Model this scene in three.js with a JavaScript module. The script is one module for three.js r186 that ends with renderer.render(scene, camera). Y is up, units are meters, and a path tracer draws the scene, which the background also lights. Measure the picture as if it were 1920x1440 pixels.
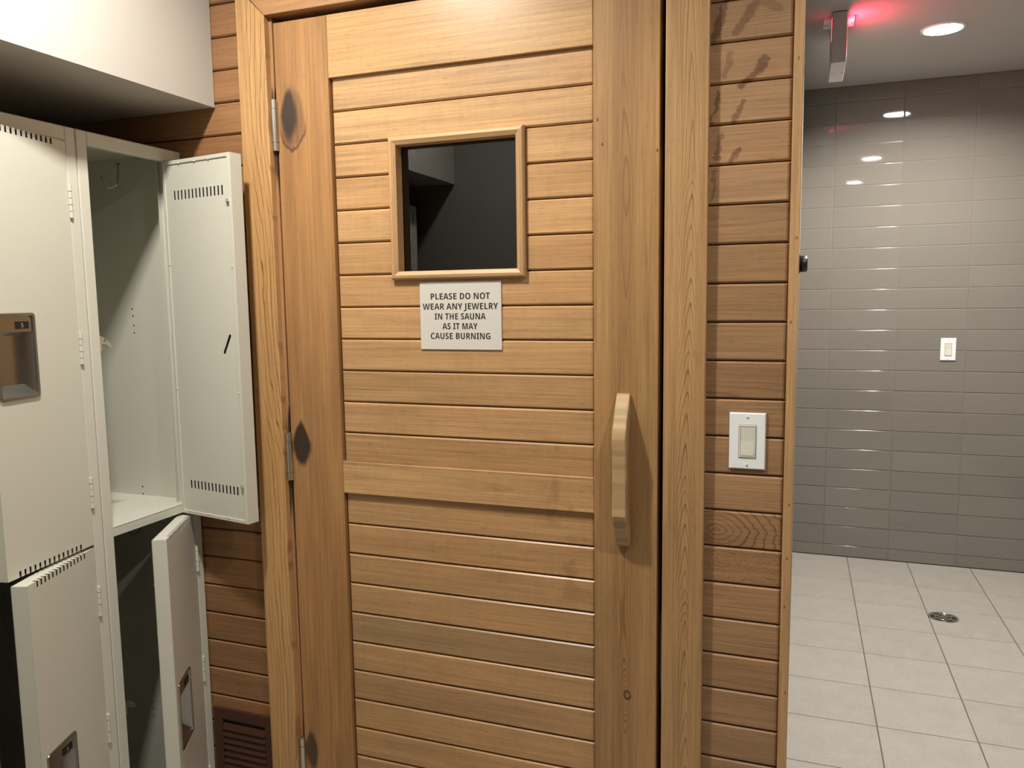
import * as THREE from 'three';
import { mergeGeometries } from 'three/addons/utils/BufferGeometryUtils.js';
import { RoundedBoxGeometry } from 'three/addons/geometries/RoundedBoxGeometry.js';
import { RectAreaLightUniformsLib } from 'three/addons/lights/RectAreaLightUniformsLib.js';
RectAreaLightUniformsLib.init();

// ------------------------------------------------------------------ camera, light, exposure
const scene = new THREE.Scene();
scene.background = new THREE.Color(0x000000);
const camera = new THREE.PerspectiveCamera(51.995, 1920 / 1440, 0.05, 30);
camera.rotation.order = 'YXZ';
camera.rotation.set(THREE.MathUtils.degToRad(-6.1934), THREE.MathUtils.degToRad(20.0522), THREE.MathUtils.degToRad(-0.7874));
camera.position.set(0, 1.4224, 1.6281);
scene.add(camera);
const renderer = new THREE.WebGLRenderer({ antialias: true });
renderer.toneMapping = THREE.LinearToneMapping;
renderer.toneMappingExposure = 2.0;
renderer.shadowMap.enabled = true;
// the place's recessed ceiling lamps: [x, z, radiance, label]
const CEIL = 2.483;
const WARM = [1.0, 0.945, 0.86];
const LAMPS = [
  [0.518, -2.09, 960, 'glowing round recessed downlight in the shower room ceiling beside the exit sign'],
  [0.50, -0.47, 640, 'round recessed downlight over the corridor, mirrored as the middle glint in the tiles'],
  [0.45, 0.93, 330, 'round recessed downlight over the corridor, mirrored as the lowest glint in the tiles'],
  [-0.97, 0.73, 600, 'round recessed downlight over the changing area between sauna door and lockers'],
];

// ------------------------------------------------------------------ helpers
const rad = THREE.MathUtils.degToRad;
const taken = {};
const numbered = (n) => { taken[n] = (taken[n] ?? -1) + 1; return taken[n] ? n + '_' + String(taken[n]).padStart(3, '0') : n; };
function lit(o) { o.castShadow = true; o.receiveShadow = true; return o; }
function thing(name, label, category, pos = [0, 0, 0], group, kind) {
  const o = new THREE.Group(); o.name = numbered(name); o.position.set(...pos); scene.add(o);
  o.userData = { label, category };
  if (group) o.userData.group = group;
  if (kind) o.userData.kind = kind;
  return o;
}
const structure = (name, label, category, pos) => thing(name, label, category, pos, null, 'structure');
function part(parent, name, geo, mat, pos, label) {
  const m = lit(new THREE.Mesh(Array.isArray(geo) ? mergeGeometries(geo.map((g) => clean(g))) : geo, mat));
  m.name = name; if (pos) m.position.set(...pos);
  if (label) m.userData.label = label;
  parent.add(m); return m;
}
function sub(parent, name, pos) { const g = new THREE.Group(); g.name = name; if (pos) g.position.set(...pos); parent.add(g); return g; }
function clean(g) {
  g = g.index ? g.toNonIndexed() : g;
  for (const k of Object.keys(g.attributes)) if (!['position', 'normal', 'uv'].includes(k)) g.deleteAttribute(k);
  return g;
}
const box = (x0, x1, y0, y1, z0, z1) => new THREE.BoxGeometry(x1 - x0, y1 - y0, z1 - z0).translate((x0 + x1) / 2, (y0 + y1) / 2, (z0 + z1) / 2);
// planar texture coordinates in metres within a rectangle of the object: u along one axis, v along another
function planar(g, ua, u0, u1, va, v0, v1) {
  const p = g.attributes.position, uv = new Float32Array(p.count * 2), get = { x: 'getX', y: 'getY', z: 'getZ' };
  for (let i = 0; i < p.count; i++) { uv[2 * i] = (p[get[ua]](i) - u0) / (u1 - u0); uv[2 * i + 1] = (p[get[va]](i) - v0) / (v1 - v0); }
  g.setAttribute('uv', new THREE.BufferAttribute(uv, 2)); return g;
}
// a block whose front (+z) edges are chamfered by b
function chamfer(x0, x1, y0, y1, z0, z1, b, by = b) {
  const zf = z1 - b, P = [];
  const quad = (a, c, d, e) => P.push(...a, ...c, ...d, ...a, ...d, ...e);
  const F = [[x0 + b, y0 + by, z1], [x1 - b, y0 + by, z1], [x1 - b, y1 - by, z1], [x0 + b, y1 - by, z1]];
  const M = [[x0, y0, zf], [x1, y0, zf], [x1, y1, zf], [x0, y1, zf]];
  const B = [[x0, y0, z0], [x1, y0, z0], [x1, y1, z0], [x0, y1, z0]];
  quad(F[0], F[1], F[2], F[3]); quad(B[1], B[0], B[3], B[2]);
  for (let i = 0; i < 4; i++) { const j = (i + 1) % 4; quad(M[i], M[j], F[j], F[i]); quad(B[i], B[j], M[j], M[i]); }
  const g = new THREE.BufferGeometry();
  g.setAttribute('position', new THREE.Float32BufferAttribute(P, 3)); g.computeVertexNormals();
  g.setAttribute('uv', new THREE.Float32BufferAttribute(new Float32Array(P.length / 3 * 2), 2)); return g;
}
// a glazed tile lying in xy with soft pillowed edges, face at z = d
function pillow(w, h, d, r) {
  const xs = [-w / 2, -w / 2 + r, w / 2 - r, w / 2], ys = [-h / 2, -h / 2 + r, h / 2 - r, h / 2], P = [], N = [], U = [], I = [];
  for (let j = 0; j < 4; j++) for (let i = 0; i < 4; i++) {
    const ex = i === 0 ? -1 : i === 3 ? 1 : 0, ey = j === 0 ? -1 : j === 3 ? 1 : 0, e = ex || ey;
    P.push(xs[i], ys[j], e ? d - r * 0.8 : d);
    const n = new THREE.Vector3(ex * 1.1, ey * 1.1, 1).normalize(); N.push(n.x, n.y, n.z); U.push(xs[i] / w + 0.5, ys[j] / h + 0.5);
  }
  for (let j = 0; j < 3; j++) for (let i = 0; i < 3; i++) { const a = j * 4 + i; I.push(a, a + 1, a + 5, a, a + 5, a + 4); }
  const ring = [0, 1, 2, 3, 7, 11, 15, 14, 13, 12, 8, 4], at = P.length / 3;
  ring.forEach((k) => { const i = k % 4, j = (k / 4) | 0; const ex = i === 0 ? -1 : i === 3 ? 1 : 0, ey = j === 0 ? -1 : j === 3 ? 1 : 0; const n = new THREE.Vector3(ex, ey, 0).normalize();
    P.push(xs[i], ys[j], d - r * 0.8, xs[i], ys[j], 0); N.push(n.x, n.y, 0, n.x, n.y, 0); U.push(0, 0, 0, 0); });
  ring.forEach((k, q) => { const a = at + 2 * q, b = at + 2 * ((q + 1) % 12); I.push(a, a + 1, b, b, a + 1, b + 1); });
  const g = new THREE.BufferGeometry(); g.setIndex(I);
  g.setAttribute('position', new THREE.Float32BufferAttribute(P, 3)); g.setAttribute('normal', new THREE.Float32BufferAttribute(N, 3)); g.setAttribute('uv', new THREE.Float32BufferAttribute(U, 2));
  return g;
}
const rectPath = (p, x0, x1, y0, y1) => p.moveTo(x0, y0).lineTo(x1, y0).lineTo(x1, y1).lineTo(x0, y1).closePath();
function roundRect(p, x0, x1, y0, y1, r) {
  p.moveTo(x0 + r, y0).lineTo(x1 - r, y0).quadraticCurveTo(x1, y0, x1, y0 + r).lineTo(x1, y1 - r).quadraticCurveTo(x1, y1, x1 - r, y1).lineTo(x0 + r, y1).quadraticCurveTo(x0, y1, x0, y1 - r).lineTo(x0, y0 + r).quadraticCurveTo(x0, y0, x0 + r, y0);
  return p;
}
const extrude = (shape, depth, bevel = 0) => new THREE.ExtrudeGeometry(shape, bevel ? { depth: depth - 2 * bevel, bevelEnabled: true, bevelSize: bevel, bevelThickness: bevel, bevelOffset: -bevel, bevelSegments: 2, curveSegments: 6 } : { depth, bevelEnabled: false, curveSegments: 6 }).translate(0, 0, bevel);

// ------------------------------------------------------------------ noise and textures
const hash = (x, y, s) => { let h = (Math.imul(x | 0, 374761393) + Math.imul(y | 0, 668265263) + Math.imul(s | 0, 2147483647 ^ 0x5bd1e995)) | 0; h = Math.imul(h ^ (h >>> 13), 1274126177); return ((h ^ (h >>> 16)) >>> 0) / 4294967296; };
function noise(x, y, s = 0) {
  const xi = Math.floor(x), yi = Math.floor(y); let fx = x - xi, fy = y - yi; fx = fx * fx * (3 - 2 * fx); fy = fy * fy * (3 - 2 * fy);
  const a = hash(xi, yi, s), b = hash(xi + 1, yi, s), c = hash(xi, yi + 1, s), d = hash(xi + 1, yi + 1, s);
  return a + (b - a) * fx + (c - a) * fy + (a - b - c + d) * fx * fy;
}
const fbm = (x, y, s) => noise(x, y, s) * 0.55 + noise(x * 2.1, y * 2.1, s + 7) * 0.29 + noise(x * 4.3, y * 4.3, s + 13) * 0.16;
const ss = (a, b, x) => { const t = Math.min(1, Math.max(0, (x - a) / (b - a))); return t * t * (3 - 2 * t); };
const toS = (v) => Math.round(255 * (v <= 0.0031308 ? 12.92 * v : 1.055 * Math.pow(Math.min(1, v), 1 / 2.4) - 0.055));
function texture(w, h, fn, colour = true) {
  const d = new Uint8Array(w * h * 4);
  for (let j = 0; j < h; j++) for (let i = 0; i < w; i++) {
    const c = fn((i + 0.5) / w, (j + 0.5) / h), k = 4 * (j * w + i);
    if (colour) { d[k] = toS(c[0]); d[k + 1] = toS(c[1]); d[k + 2] = toS(c[2]); } else d[k] = d[k + 1] = d[k + 2] = Math.max(0, Math.min(255, Math.round(255 * c)));
    d[k + 3] = 255;
  }
  const t = new THREE.DataTexture(d, w, h, THREE.RGBAFormat); t.magFilter = THREE.LinearFilter; t.minFilter = THREE.LinearMipmapLinearFilter; t.generateMipmaps = true;
  t.wrapS = t.wrapT = THREE.RepeatWrapping; if (colour) t.colorSpace = THREE.SRGBColorSpace; t.needsUpdate = true; return t;
}
// wood: a = metres along the grain, c = metres across it
function wood(a, c, s, o = {}) {
  const fibre = noise(c * 1100, a * 14, s), vein = noise(c * 260, a * 5, s + 1), broad = fbm(c * 34, a * 2.2, s + 2), patch = fbm(c * 9, a * 3.2, s + 3);
  const pore = ss(0.74, 0.9, noise(c * 900, a * 55, s + 8)), strand = noise(c * 520, a * 8, s + 9);
  let t = 1 + 0.18 * (fibre - 0.5) + 0.20 * (vein - 0.5) + 0.20 * (strand - 0.5) + 0.30 * (broad - 0.5) + 0.22 * (patch - 0.5) - 0.16 * pore;
  let late = 0;
  if (o.F) {
    const f = o.F(a, c) + (fbm(c * 40, a * 6, s + 5) - 0.5) * (o.wob ?? 0.4), fr = f - Math.floor(f), w0 = o.w0 ?? 0.7;
    late = ss(w0, 0.93, fr) * (1 - ss(0.95, 1, fr)) * (0.6 + 0.4 * hash(Math.floor(f), 3, s)) * (o.depth ?? 0.5);
    if (o.mask) late *= o.mask(a, c);
  } else if (o.ring) {
    const D = o.D(a), wob = (fbm(c * 20, a * 4, s + 5) - 0.5) * (o.wob ?? 0.002), r = Math.sqrt((c - o.c0 - (o.sway ? o.sway(a) : 0)) ** 2 + D * D) + wob, f = r / o.ring, fr = f - Math.floor(f);
    late = Math.pow(fr, o.sharp ?? 5) * (1 - ss(0.93, 1, fr)) * (0.55 + 0.45 * hash(Math.floor(f), 3, s)) * (o.depth ?? 0.5);
    if (o.mask) late *= o.mask(a, c);
  }
  const red = 0.08 * (patch - 0.5) + (o.red ?? 0) - 0.045, k = t * (o.tone ?? 1), b = o.base ?? [0.47, 0.262, 0.112];
  return [b[0] * k * (1 - 0.62 * late), b[1] * k * (1 - red) * (1 - 0.75 * late), b[2] * k * (1 - 1.8 * red) * (1 - 0.85 * late)];
}
const blotch = (col, k, to = [0.05, 0.03, 0.018]) => col.map((v, i) => v + (to[i] - v) * k);
const woodMat = (map, rough = 0.48) => new THREE.MeshStandardMaterial({ map, roughness: rough, metalness: 0 });

// ------------------------------------------------------------------ plain materials
const M = {
  paint: new THREE.MeshStandardMaterial({ color: new THREE.Color().setRGB(0.52, 0.492, 0.45), roughness: 0.75 }),
  ceiling: new THREE.MeshStandardMaterial({ color: new THREE.Color().setRGB(0.50, 0.48, 0.46), roughness: 0.85 }),
  greige: new THREE.MeshStandardMaterial({ color: new THREE.Color().setRGB(0.22, 0.21, 0.19), roughness: 0.8 }),
  locker: new THREE.MeshStandardMaterial({ color: new THREE.Color().setRGB(0.60, 0.595, 0.515), roughness: 0.42 }),
  steel: new THREE.MeshStandardMaterial({ color: new THREE.Color().setRGB(0.36, 0.35, 0.33), roughness: 0.24, metalness: 1 }),
  brushed: new THREE.MeshStandardMaterial({ color: new THREE.Color().setRGB(0.66, 0.63, 0.58), roughness: 0.3, metalness: 1 }),
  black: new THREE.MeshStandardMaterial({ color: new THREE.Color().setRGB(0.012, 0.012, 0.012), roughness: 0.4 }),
  white: new THREE.MeshStandardMaterial({ color: new THREE.Color().setRGB(0.86, 0.89, 0.90), roughness: 0.35 }),
  ivory: new THREE.MeshStandardMaterial({ color: new THREE.Color().setRGB(0.70, 0.68, 0.58), roughness: 0.35 }),
  brown: new THREE.MeshStandardMaterial({ color: new THREE.Color().setRGB(0.060, 0.022, 0.012), roughness: 0.45 }),
  grout: new THREE.MeshStandardMaterial({ color: new THREE.Color().setRGB(0.20, 0.18, 0.155), roughness: 0.9 }),
  floorGrout: new THREE.MeshStandardMaterial({ color: new THREE.Color().setRGB(0.13, 0.115, 0.09), roughness: 0.9 }),
  core: new THREE.MeshStandardMaterial({ color: new THREE.Color().setRGB(0.10, 0.055, 0.026), roughness: 0.8 }),
  glass: new THREE.MeshPhysicalMaterial({ color: 0xffffff, transmission: 1, thickness: 0, roughness: 0.0, ior: 1.52 }),
  sign: new THREE.MeshStandardMaterial({ color: new THREE.Color().setRGB(0.60, 0.59, 0.56), roughness: 0.5 }),
  lens: new THREE.MeshStandardMaterial({ color: 0xffffff, emissive: new THREE.Color(1, 0.93, 0.82), emissiveIntensity: 18, roughness: 0.6 }),
  red: new THREE.MeshStandardMaterial({ color: 0x300000, emissive: new THREE.Color(1, 0.06, 0.09), emissiveIntensity: 1.2, roughness: 0.5 }),
};

// ------------------------------------------------------------------ the room shell
const ZT = -2.8976, XL = -1.87, XR = 1.44, ZB = 2.9;
// floor: grout bed with square tiles
const floorTex = [0, 1, 2].map((s) => texture(256, 256, (u, v) => {
  const f = 0.5 + 0.5 * (noise(u * 120, v * 14, s) - 0.5) + 0.5 * (noise(u * 14, v * 120, s + 9) - 0.5), k = 0.92 + 0.16 * (f - 0.5) + 0.14 * (fbm(u * 5, v * 5, s + 3) - 0.5) + (s - 1) * 0.02;
  return [0.40 * k, 0.38 * k, 0.345 * k];
}));
const floorMats = floorTex.map((map) => new THREE.MeshStandardMaterial({ map, roughness: 0.55 }));
const floor = structure('floor', 'light grey square floor tiles with thin dark joints', 'floor');
part(floor, 'grout_bed', box(XL - 0.1, XR + 0.1, -0.1, -0.002, ZT - 0.1, ZB + 0.1), M.floorGrout);
{
  const tx = 0.29417, tz = 0.2857, g = pillow(tx - 0.004, tz - 0.004, 0.008, 0.0015).rotateX(-Math.PI / 2).translate(0, -0.008, 0);
  const first = pillow(tx - 0.004, 0.0795, 0.008, 0.0015).rotateX(-Math.PI / 2).translate(0, -0.008, 0);
  for (let i = -6; i < 4; i++) for (let k = -1; k < 19; k++) {
    const x = 0.2741 + (i + 0.5) * tx, z = -2.5242 + (k - 0.5) * tz;
    if (x < 0 && z < 0.0 || z > 1.9) continue;
    const m = k === -1 ? part(floor, 'tile', first, floorMats[(i + 9) % 3], [x, 0, -2.852]) : part(floor, 'tile', g, floorMats[Math.floor(hash(i, k, 5) * 3)], [x, 0, z]);
    m.userData = {};
  }
}
const ceiling = structure('ceiling', 'flat off-white painted ceiling', 'ceiling');
{
  const s = new THREE.Shape(); rectPath(s, XL - 0.1, XR + 0.1, -ZB - 0.1, -ZT + 0.1);
  for (const [x, z] of LAMPS) { const h = new THREE.Path(); h.absellipse(x, -z, 0.0705, 0.0705, 0, Math.PI * 2); s.holes.push(h); }
  part(ceiling, 'slab', new THREE.ExtrudeGeometry(s, { depth: 0.1, bevelEnabled: false, curveSegments: 32 }).rotateX(-Math.PI / 2).translate(0, CEIL, 0), M.ceiling);
}
const plainWall = (name, label, b) => { const w = structure(name, label, 'wall'); part(w, 'slab', box(...b), M.greige); return w; };
plainWall('wall_left', 'greige painted wall behind the lockers', [XL - 0.1, XL, 0, CEIL, 0, 1.37]);
plainWall('wall_right', 'greige painted corridor wall opposite the lockers', [XR, XR + 0.1, 0, CEIL, ZT, ZB]);
plainWall('wall_back', 'greige painted wall facing the sauna door', [XL - 0.1, -0.72, 0, CEIL, 1.37, ZB]);
plainWall('wall_rear', 'greige painted wall at the far end of the corridor', [-0.72, XR + 0.1, 0, CEIL, ZB, ZB + 0.1]);
plainWall('wall_side', 'greige sauna side wall along the shower corridor', [-0.1, -0.005, 0, CEIL, ZT, -0.13]);
plainWall('wall_inner', 'plain inner end wall of the sauna cabin', [XL - 0.1, -0.1, 0, CEIL, -2.2, -2.1]);
plainWall('wall_cabin', 'plain inner side wall of the sauna cabin', [XL - 0.1, XL, 0, CEIL, -2.1, -0.1]);
// bulkhead over the lockers
{
  const w = structure('wall_bulkhead', 'off-white painted bulkhead hanging over the lockers', 'bulkhead');
  const s = new THREE.Shape(); rectPath(s, XL, -1.3596, 1.8975, CEIL);
  part(w, 'slab', extrude(s, 1.37 - 0.001, 0.0015).translate(0, 0, 0.001), M.paint);
}
// tiled shower wall
{
  const w = structure('wall_tiled', 'glossy taupe stacked wall tiles in the shower room', 'wall');
  part(w, 'grout_bed', box(-0.1, XR + 0.1, 0, CEIL, ZT - 0.12, ZT - 0.0025), M.grout);
  const tw = 0.3230, th = 0.10646;
  const mats = [0, 1, 2, 3].map((i) => new THREE.MeshStandardMaterial({ color: new THREE.Color().setRGB(0.212, 0.196, 0.173).multiplyScalar(0.97 + 0.02 * i), roughness: 0.04 }));
  const g = pillow(tw - 0.0020, th - 0.0020, 0.008, 0.0036);
  const y0 = 1.55254; // a horizontal joint
  for (let r = -10; r < 16; r++) {
    let yb = y0 + (r - 1) * th - 0 * th, yt = yb + th; yb = y0 - (r + 1) * th; yt = y0 - r * th;
    const lo = Math.max(yb, 0.0), hi = Math.min(yt, CEIL - 0.002); if (hi - lo < 0.008) continue;
    const cut = hi - lo < th - 1e-4, gg = cut ? pillow(tw - 0.0020, hi - lo - 0.0020, 0.008, 0.0036) : g;
    for (let c = -1; c < 4; c++) {
      const m = part(w, 'tile', gg, mats[Math.floor(hash(c, r, 11) * 4)], [0.1516 + (c + 0.5) * tw, (lo + hi) / 2, ZT - 0.008]);
      m.rotation.set((hash(c, r, 21) - 0.5) * 0.004, (hash(c, r, 22) - 0.5) * 0.004, 0);
    }
  }
}

// ------------------------------------------------------------------ sauna front: board wall, trim, door
const Y0 = 1.9074, PITCH = 0.07688, BOARD_T = 0.014;
// left and right stretches of boarding share the joints; each board has its own tone
const boardTone = (k, s) => ({ tone: 0.80 + 0.26 * hash(k, s, 31), red: -0.02 + 0.10 * hash(k, s, 32), ring: 0.0035 + 0.003 * hash(k, s, 33), c0: -0.3 + 0.6 * hash(k, s, 34), D: (a) => 0.05 + 0.02 * a + 0.02 * hash(k, s, 35), depth: 0.12 + 0.30 * hash(k, s, 36), sharp: 3 });
const RX0 = -0.20, RX1 = -0.02, RY0 = 0, RY1 = 2.483;
const rightTex = texture(320, 2048, (u, v) => {
  const x = RX0 + u * (RX1 - RX0), y = RY0 + v * (RY1 - RY0), k = Math.floor((Y0 - y) / PITCH), b = Y0 - (k + 1) * PITCH, o = boardTone(k, 2);
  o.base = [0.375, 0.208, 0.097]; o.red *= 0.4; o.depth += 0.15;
  if (k === 12) { o.F = (a, cc) => 55 * Math.hypot((a + 0.150) * 0.75, cc - 0.036 + 0.10 * (a + 0.15)) * (1 - 1.2 * (a + 0.15)) * 1.7; o.wob = 1.4; o.depth = 0.9; o.w0 = 0.62; o.tone = 0.82; }
  else if (k === 13) { o.F = (a, cc) => cc / 0.0042 + 6 * fbm(a * 22, cc * 60, 44); o.wob = 1.5; o.depth = 0.7; o.w0 = 0.55; o.tone = 0.9; }
  let c = wood(x, y - b, 100 + k * 3, o);
  // resin streaks running down-left over the top boards
  const n = (fbm(x * 60, y * 60, 77) - 0.5) * 0.016 + (noise(x * 160, y * 700, 78) - 0.5) * 0.004;
  const streak = (x0, y0, x1, y1, w, d) => { const t = Math.min(1, Math.max(0, ((x - x0) * (x1 - x0) + (y - y0) * (y1 - y0)) / ((x1 - x0) ** 2 + (y1 - y0) ** 2))); const q = Math.hypot(x - x0 - t * (x1 - x0) + n, y - y0 - t * (y1 - y0)); return d * (1 - ss(w * 0.45, w * 0.9, q)); };
  let e = 0;
  for (const [p, w, d] of [[[-0.146, 1.985, -0.170, 1.915], 0.010, 0.85], [[-0.085, 1.985, -0.125, 1.925], 0.012, 0.65], [[-0.074, 1.870, -0.082, 1.850], 0.011, 0.85], [[-0.084, 1.848, -0.118, 1.822], 0.008, 0.8], [[-0.135, 1.885, -0.150, 1.845], 0.009, 0.5],
    [[-0.158, 1.815, -0.172, 1.760], 0.006, 0.75], [[-0.112, 1.795, -0.128, 1.756], 0.006, 0.7], [[-0.155, 1.735, -0.160, 1.690], 0.006, 0.6], [[-0.118, 1.705, -0.132, 1.683], 0.007, 0.7], [[-0.163, 1.665, -0.168, 1.61], 0.005, 0.5], [[-0.09, 1.98, -0.05, 1.96], 0.012, 0.4]])
    e = Math.max(e, streak(...p, w, d));
  return blotch(c, e * (0.7 + 0.3 * noise(x * 500, y * 300, 5)), [0.080, 0.026, 0.008]);
});
const LX0 = -1.88, LX1 = -1.20;
const leftTex = texture(1024, 1024, (u, v) => {
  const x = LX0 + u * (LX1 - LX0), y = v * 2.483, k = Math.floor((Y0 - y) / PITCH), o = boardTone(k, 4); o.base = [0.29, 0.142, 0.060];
  return wood(x, y - (Y0 - (k + 1) * PITCH), 300 + k * 3, o);
});
const wallFront = structure('wall_front', 'cedar board wall around the sauna door', 'wall');
part(wallFront, 'backing', [box(XL - 0.1, -1.2, 0, CEIL, -0.1, -BOARD_T), box(-0.2590, -0.0213, 0, CEIL, -0.1, -BOARD_T), box(-1.2, -0.2590, 2.0995, CEIL, -0.1, -BOARD_T)], M.core);
{
  const mr = woodMat(rightTex, 0.5), ml = woodMat(leftTex, 0.5);
  const b = 0.0034, gap = 0.0013;
  for (let k = -8; k < 25; k++) {
    const hi = Math.min(Y0 - k * PITCH, CEIL), lo = Math.max(Y0 - (k + 1) * PITCH, 0); if (hi - lo < 0.01) continue;
    part(wallFront, 'board', planar(chamfer(RX0, -0.0215, lo + gap, hi - gap, -BOARD_T, 0, b), 'x', RX0, RX1, 'y', 0, 2.483), mr);
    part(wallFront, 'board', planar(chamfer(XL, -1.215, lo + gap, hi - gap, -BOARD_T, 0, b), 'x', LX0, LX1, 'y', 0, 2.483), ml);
  }
  // boards above the head casing
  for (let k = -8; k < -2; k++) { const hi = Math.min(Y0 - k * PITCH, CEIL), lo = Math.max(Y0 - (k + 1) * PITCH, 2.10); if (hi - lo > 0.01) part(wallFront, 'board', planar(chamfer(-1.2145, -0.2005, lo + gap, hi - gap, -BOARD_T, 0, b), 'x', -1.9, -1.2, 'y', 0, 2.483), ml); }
}
// casing
const CT = 0.0185, CLo = -1.2718, CLi = -1.1925, CRi = -0.2582, CRo = -0.1742, HB = 2.0875, HT = 2.171, DL = -1.1815, DR = -0.2705;
// arches of the grain on the right casing: heights of their tips
const TIPS = [2.1, 1.8919, 1.7705, 1.6500, 1.6315, 1.5685, 1.512, 1.46, 1.414, 1.366, 1.318, 1.281, 1.238, 1.198, 1.132, 1.058, 1.027, 1.001, 0.959, 0.910, 0.855, 0.816, 0.79, 0.766, 0.748, 0.673, 0.611, 0.552, 0.498, 0.44, 0.36, 0.28, 0.2, 0.1, 0.0];
const tipIndex = (y) => { for (let i = 0; i + 1 < TIPS.length; i++) if (y > TIPS[i + 1]) return -i - (TIPS[i] - y) / (TIPS[i] - TIPS[i + 1]); return -TIPS.length; };
const casR = woodMat(texture(256, 2048, (u, v) => wood(v * 2.2, u * 0.084, 51, { base: [0.42, 0.236, 0.098], wob: 0.5, depth: 0.95, w0: 0.74, F: (a, c) => { const d = c - 0.050 - 0.004 * Math.sin(a * 5) - 0.003 * (noise(a * 9, 1, 8) - 0.5); return tipIndex(a) + Math.pow(Math.abs(d) / (d < 0 ? 0.0105 : 0.0075), 1.5); }, mask: (a, c) => 0.22 + 0.78 * ss(0.012, 0.034, c) * (1 - 0.5 * ss(0.066, 0.08, c)) })), 0.5);
const casL = woodMat(texture(256, 2048, (u, v) => wood(v * 2.2, u * 0.08, 61, { base: [0.50, 0.275, 0.108], wob: 1.6, depth: 0.95, w0: 0.74, F: (a, c) => (c + 0.05 * a + 0.010 * Math.sin(a * 4.2 + 1) + 0.006 * Math.sin(a * 11)) / 0.0118, mask: (a, c) => 0.35 + 0.65 * ss(0.022, 0.04, c) })), 0.5);
const casH = woodMat(texture(1024, 96, (u, v) => wood(u * 1.2, v * 0.086, 71, { base: [0.42, 0.215, 0.090], ring: 0.006, c0: 0.03, D: (a) => 0.02 + 0.06 * a, wob: 0.004, depth: 0.3 })), 0.5);
function trim(n, label, mat, pts, map) {
  const t = structure('trim_' + n, label, 'door casing');
  const s = new THREE.Shape(pts.map((p) => new THREE.Vector2(...p)));
  const g = planar(clean(extrude(s, CT, 0.0018)), ...map);
  part(t, 'casing_board', g, mat);
  return t;
}
trim(1, 'vertical cedar casing left of the sauna door, hinge side', casL, [[CLo, 0], [CLi, 0], [CLi, HB], [CLo, HB + (CLi - CLo)]], ['x', CLo, CLi, 'y', 0, 2.2]);
trim(2, 'horizontal cedar casing across the top of the sauna door', casH, [[CLi + 0.0006, HB], [CRi - 0.0006, HB], [CRo, HB + (CRo - CRi)], [CLo + 0.0006, HB + (CRo - CRi)]], ['x', CLo, CRo, 'y', HB, HT]);
trim(3, 'vertical cedar casing with arched grain right of the sauna door', casR, [[CRi, 0], [CRo, 0], [CRo, HB + (CRo - CRi)], [CRi, HB]], ['x', CRi, CRo, 'y', 0, 2.2]);
{ // door jamb: the lining behind the casing
  const t = structure('trim_4', 'cedar door jamb lining inside the casing', 'door jamb');
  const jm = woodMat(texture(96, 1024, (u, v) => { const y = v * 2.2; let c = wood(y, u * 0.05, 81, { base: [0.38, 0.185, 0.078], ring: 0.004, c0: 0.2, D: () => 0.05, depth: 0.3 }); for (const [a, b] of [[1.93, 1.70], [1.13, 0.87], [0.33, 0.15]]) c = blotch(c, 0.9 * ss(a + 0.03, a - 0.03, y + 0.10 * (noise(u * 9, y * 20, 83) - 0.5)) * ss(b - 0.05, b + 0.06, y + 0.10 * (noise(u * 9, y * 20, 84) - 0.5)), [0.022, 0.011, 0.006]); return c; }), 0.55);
  part(t, 'side_jamb', planar(chamfer(-1.205, -1.1845, 0, 2.0880, -0.1, 0.001, 0.001), 'x', -1.21, -1.18, 'y', 0, 2.2), jm);
  part(t, 'side_jamb', planar(chamfer(-0.2595, -0.2, 0, 2.0880, -0.1, 0.0, 0.001), 'x', -0.26, -0.2, 'y', 0, 2.2), jm);
  part(t, 'head_jamb', planar(box(-1.205, -0.2, 2.0880, 2.0995, -0.1, 0.0), 'x', -1.2, -0.2, 'y', 2.0, 2.1), jm);
  part(t, 'door_stop', [box(-1.1845, -1.165, 0, 2.06, -0.1, -0.05), box(-1.1845, -0.26, 2.055, 2.0880, -0.1, -0.05)], jm);
}
{ // corner board closing the end of the wall
  const t = structure('trim_5', 'narrow cedar corner board at the end of the sauna wall', 'corner trim');
  const pm = woodMat(texture(64, 1024, (u, v) => { let c = wood(v * 2.4, u * 0.02, 91, { base: [0.50, 0.285, 0.125], ring: 0.004, c0: 0.1, D: () => 0.05, depth: 0.25 }); for (const [y, x] of [[1.53, 0.72], [1.37, 0.35], [1.01, 0.6], [0.90, 0.55], [0.8, 0.4], [1.86, 0.5], [0.62, 0.7]]) { const q = Math.hypot((u - x) * 0.02, (v * 2.4 - y) * 0.7); c = blotch(c, 0.8 * (1 - ss(0.0012, 0.003, q)), [0.12, 0.05, 0.02]); } return c; }), 0.5);
  part(t, 'corner_board', planar(chamfer(-0.0213, -0.0032, 0, CEIL, -0.13, 0.0145, 0.0012), 'x', -0.0213, -0.0032, 'y', 0, 2.4), pm);
}

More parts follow.
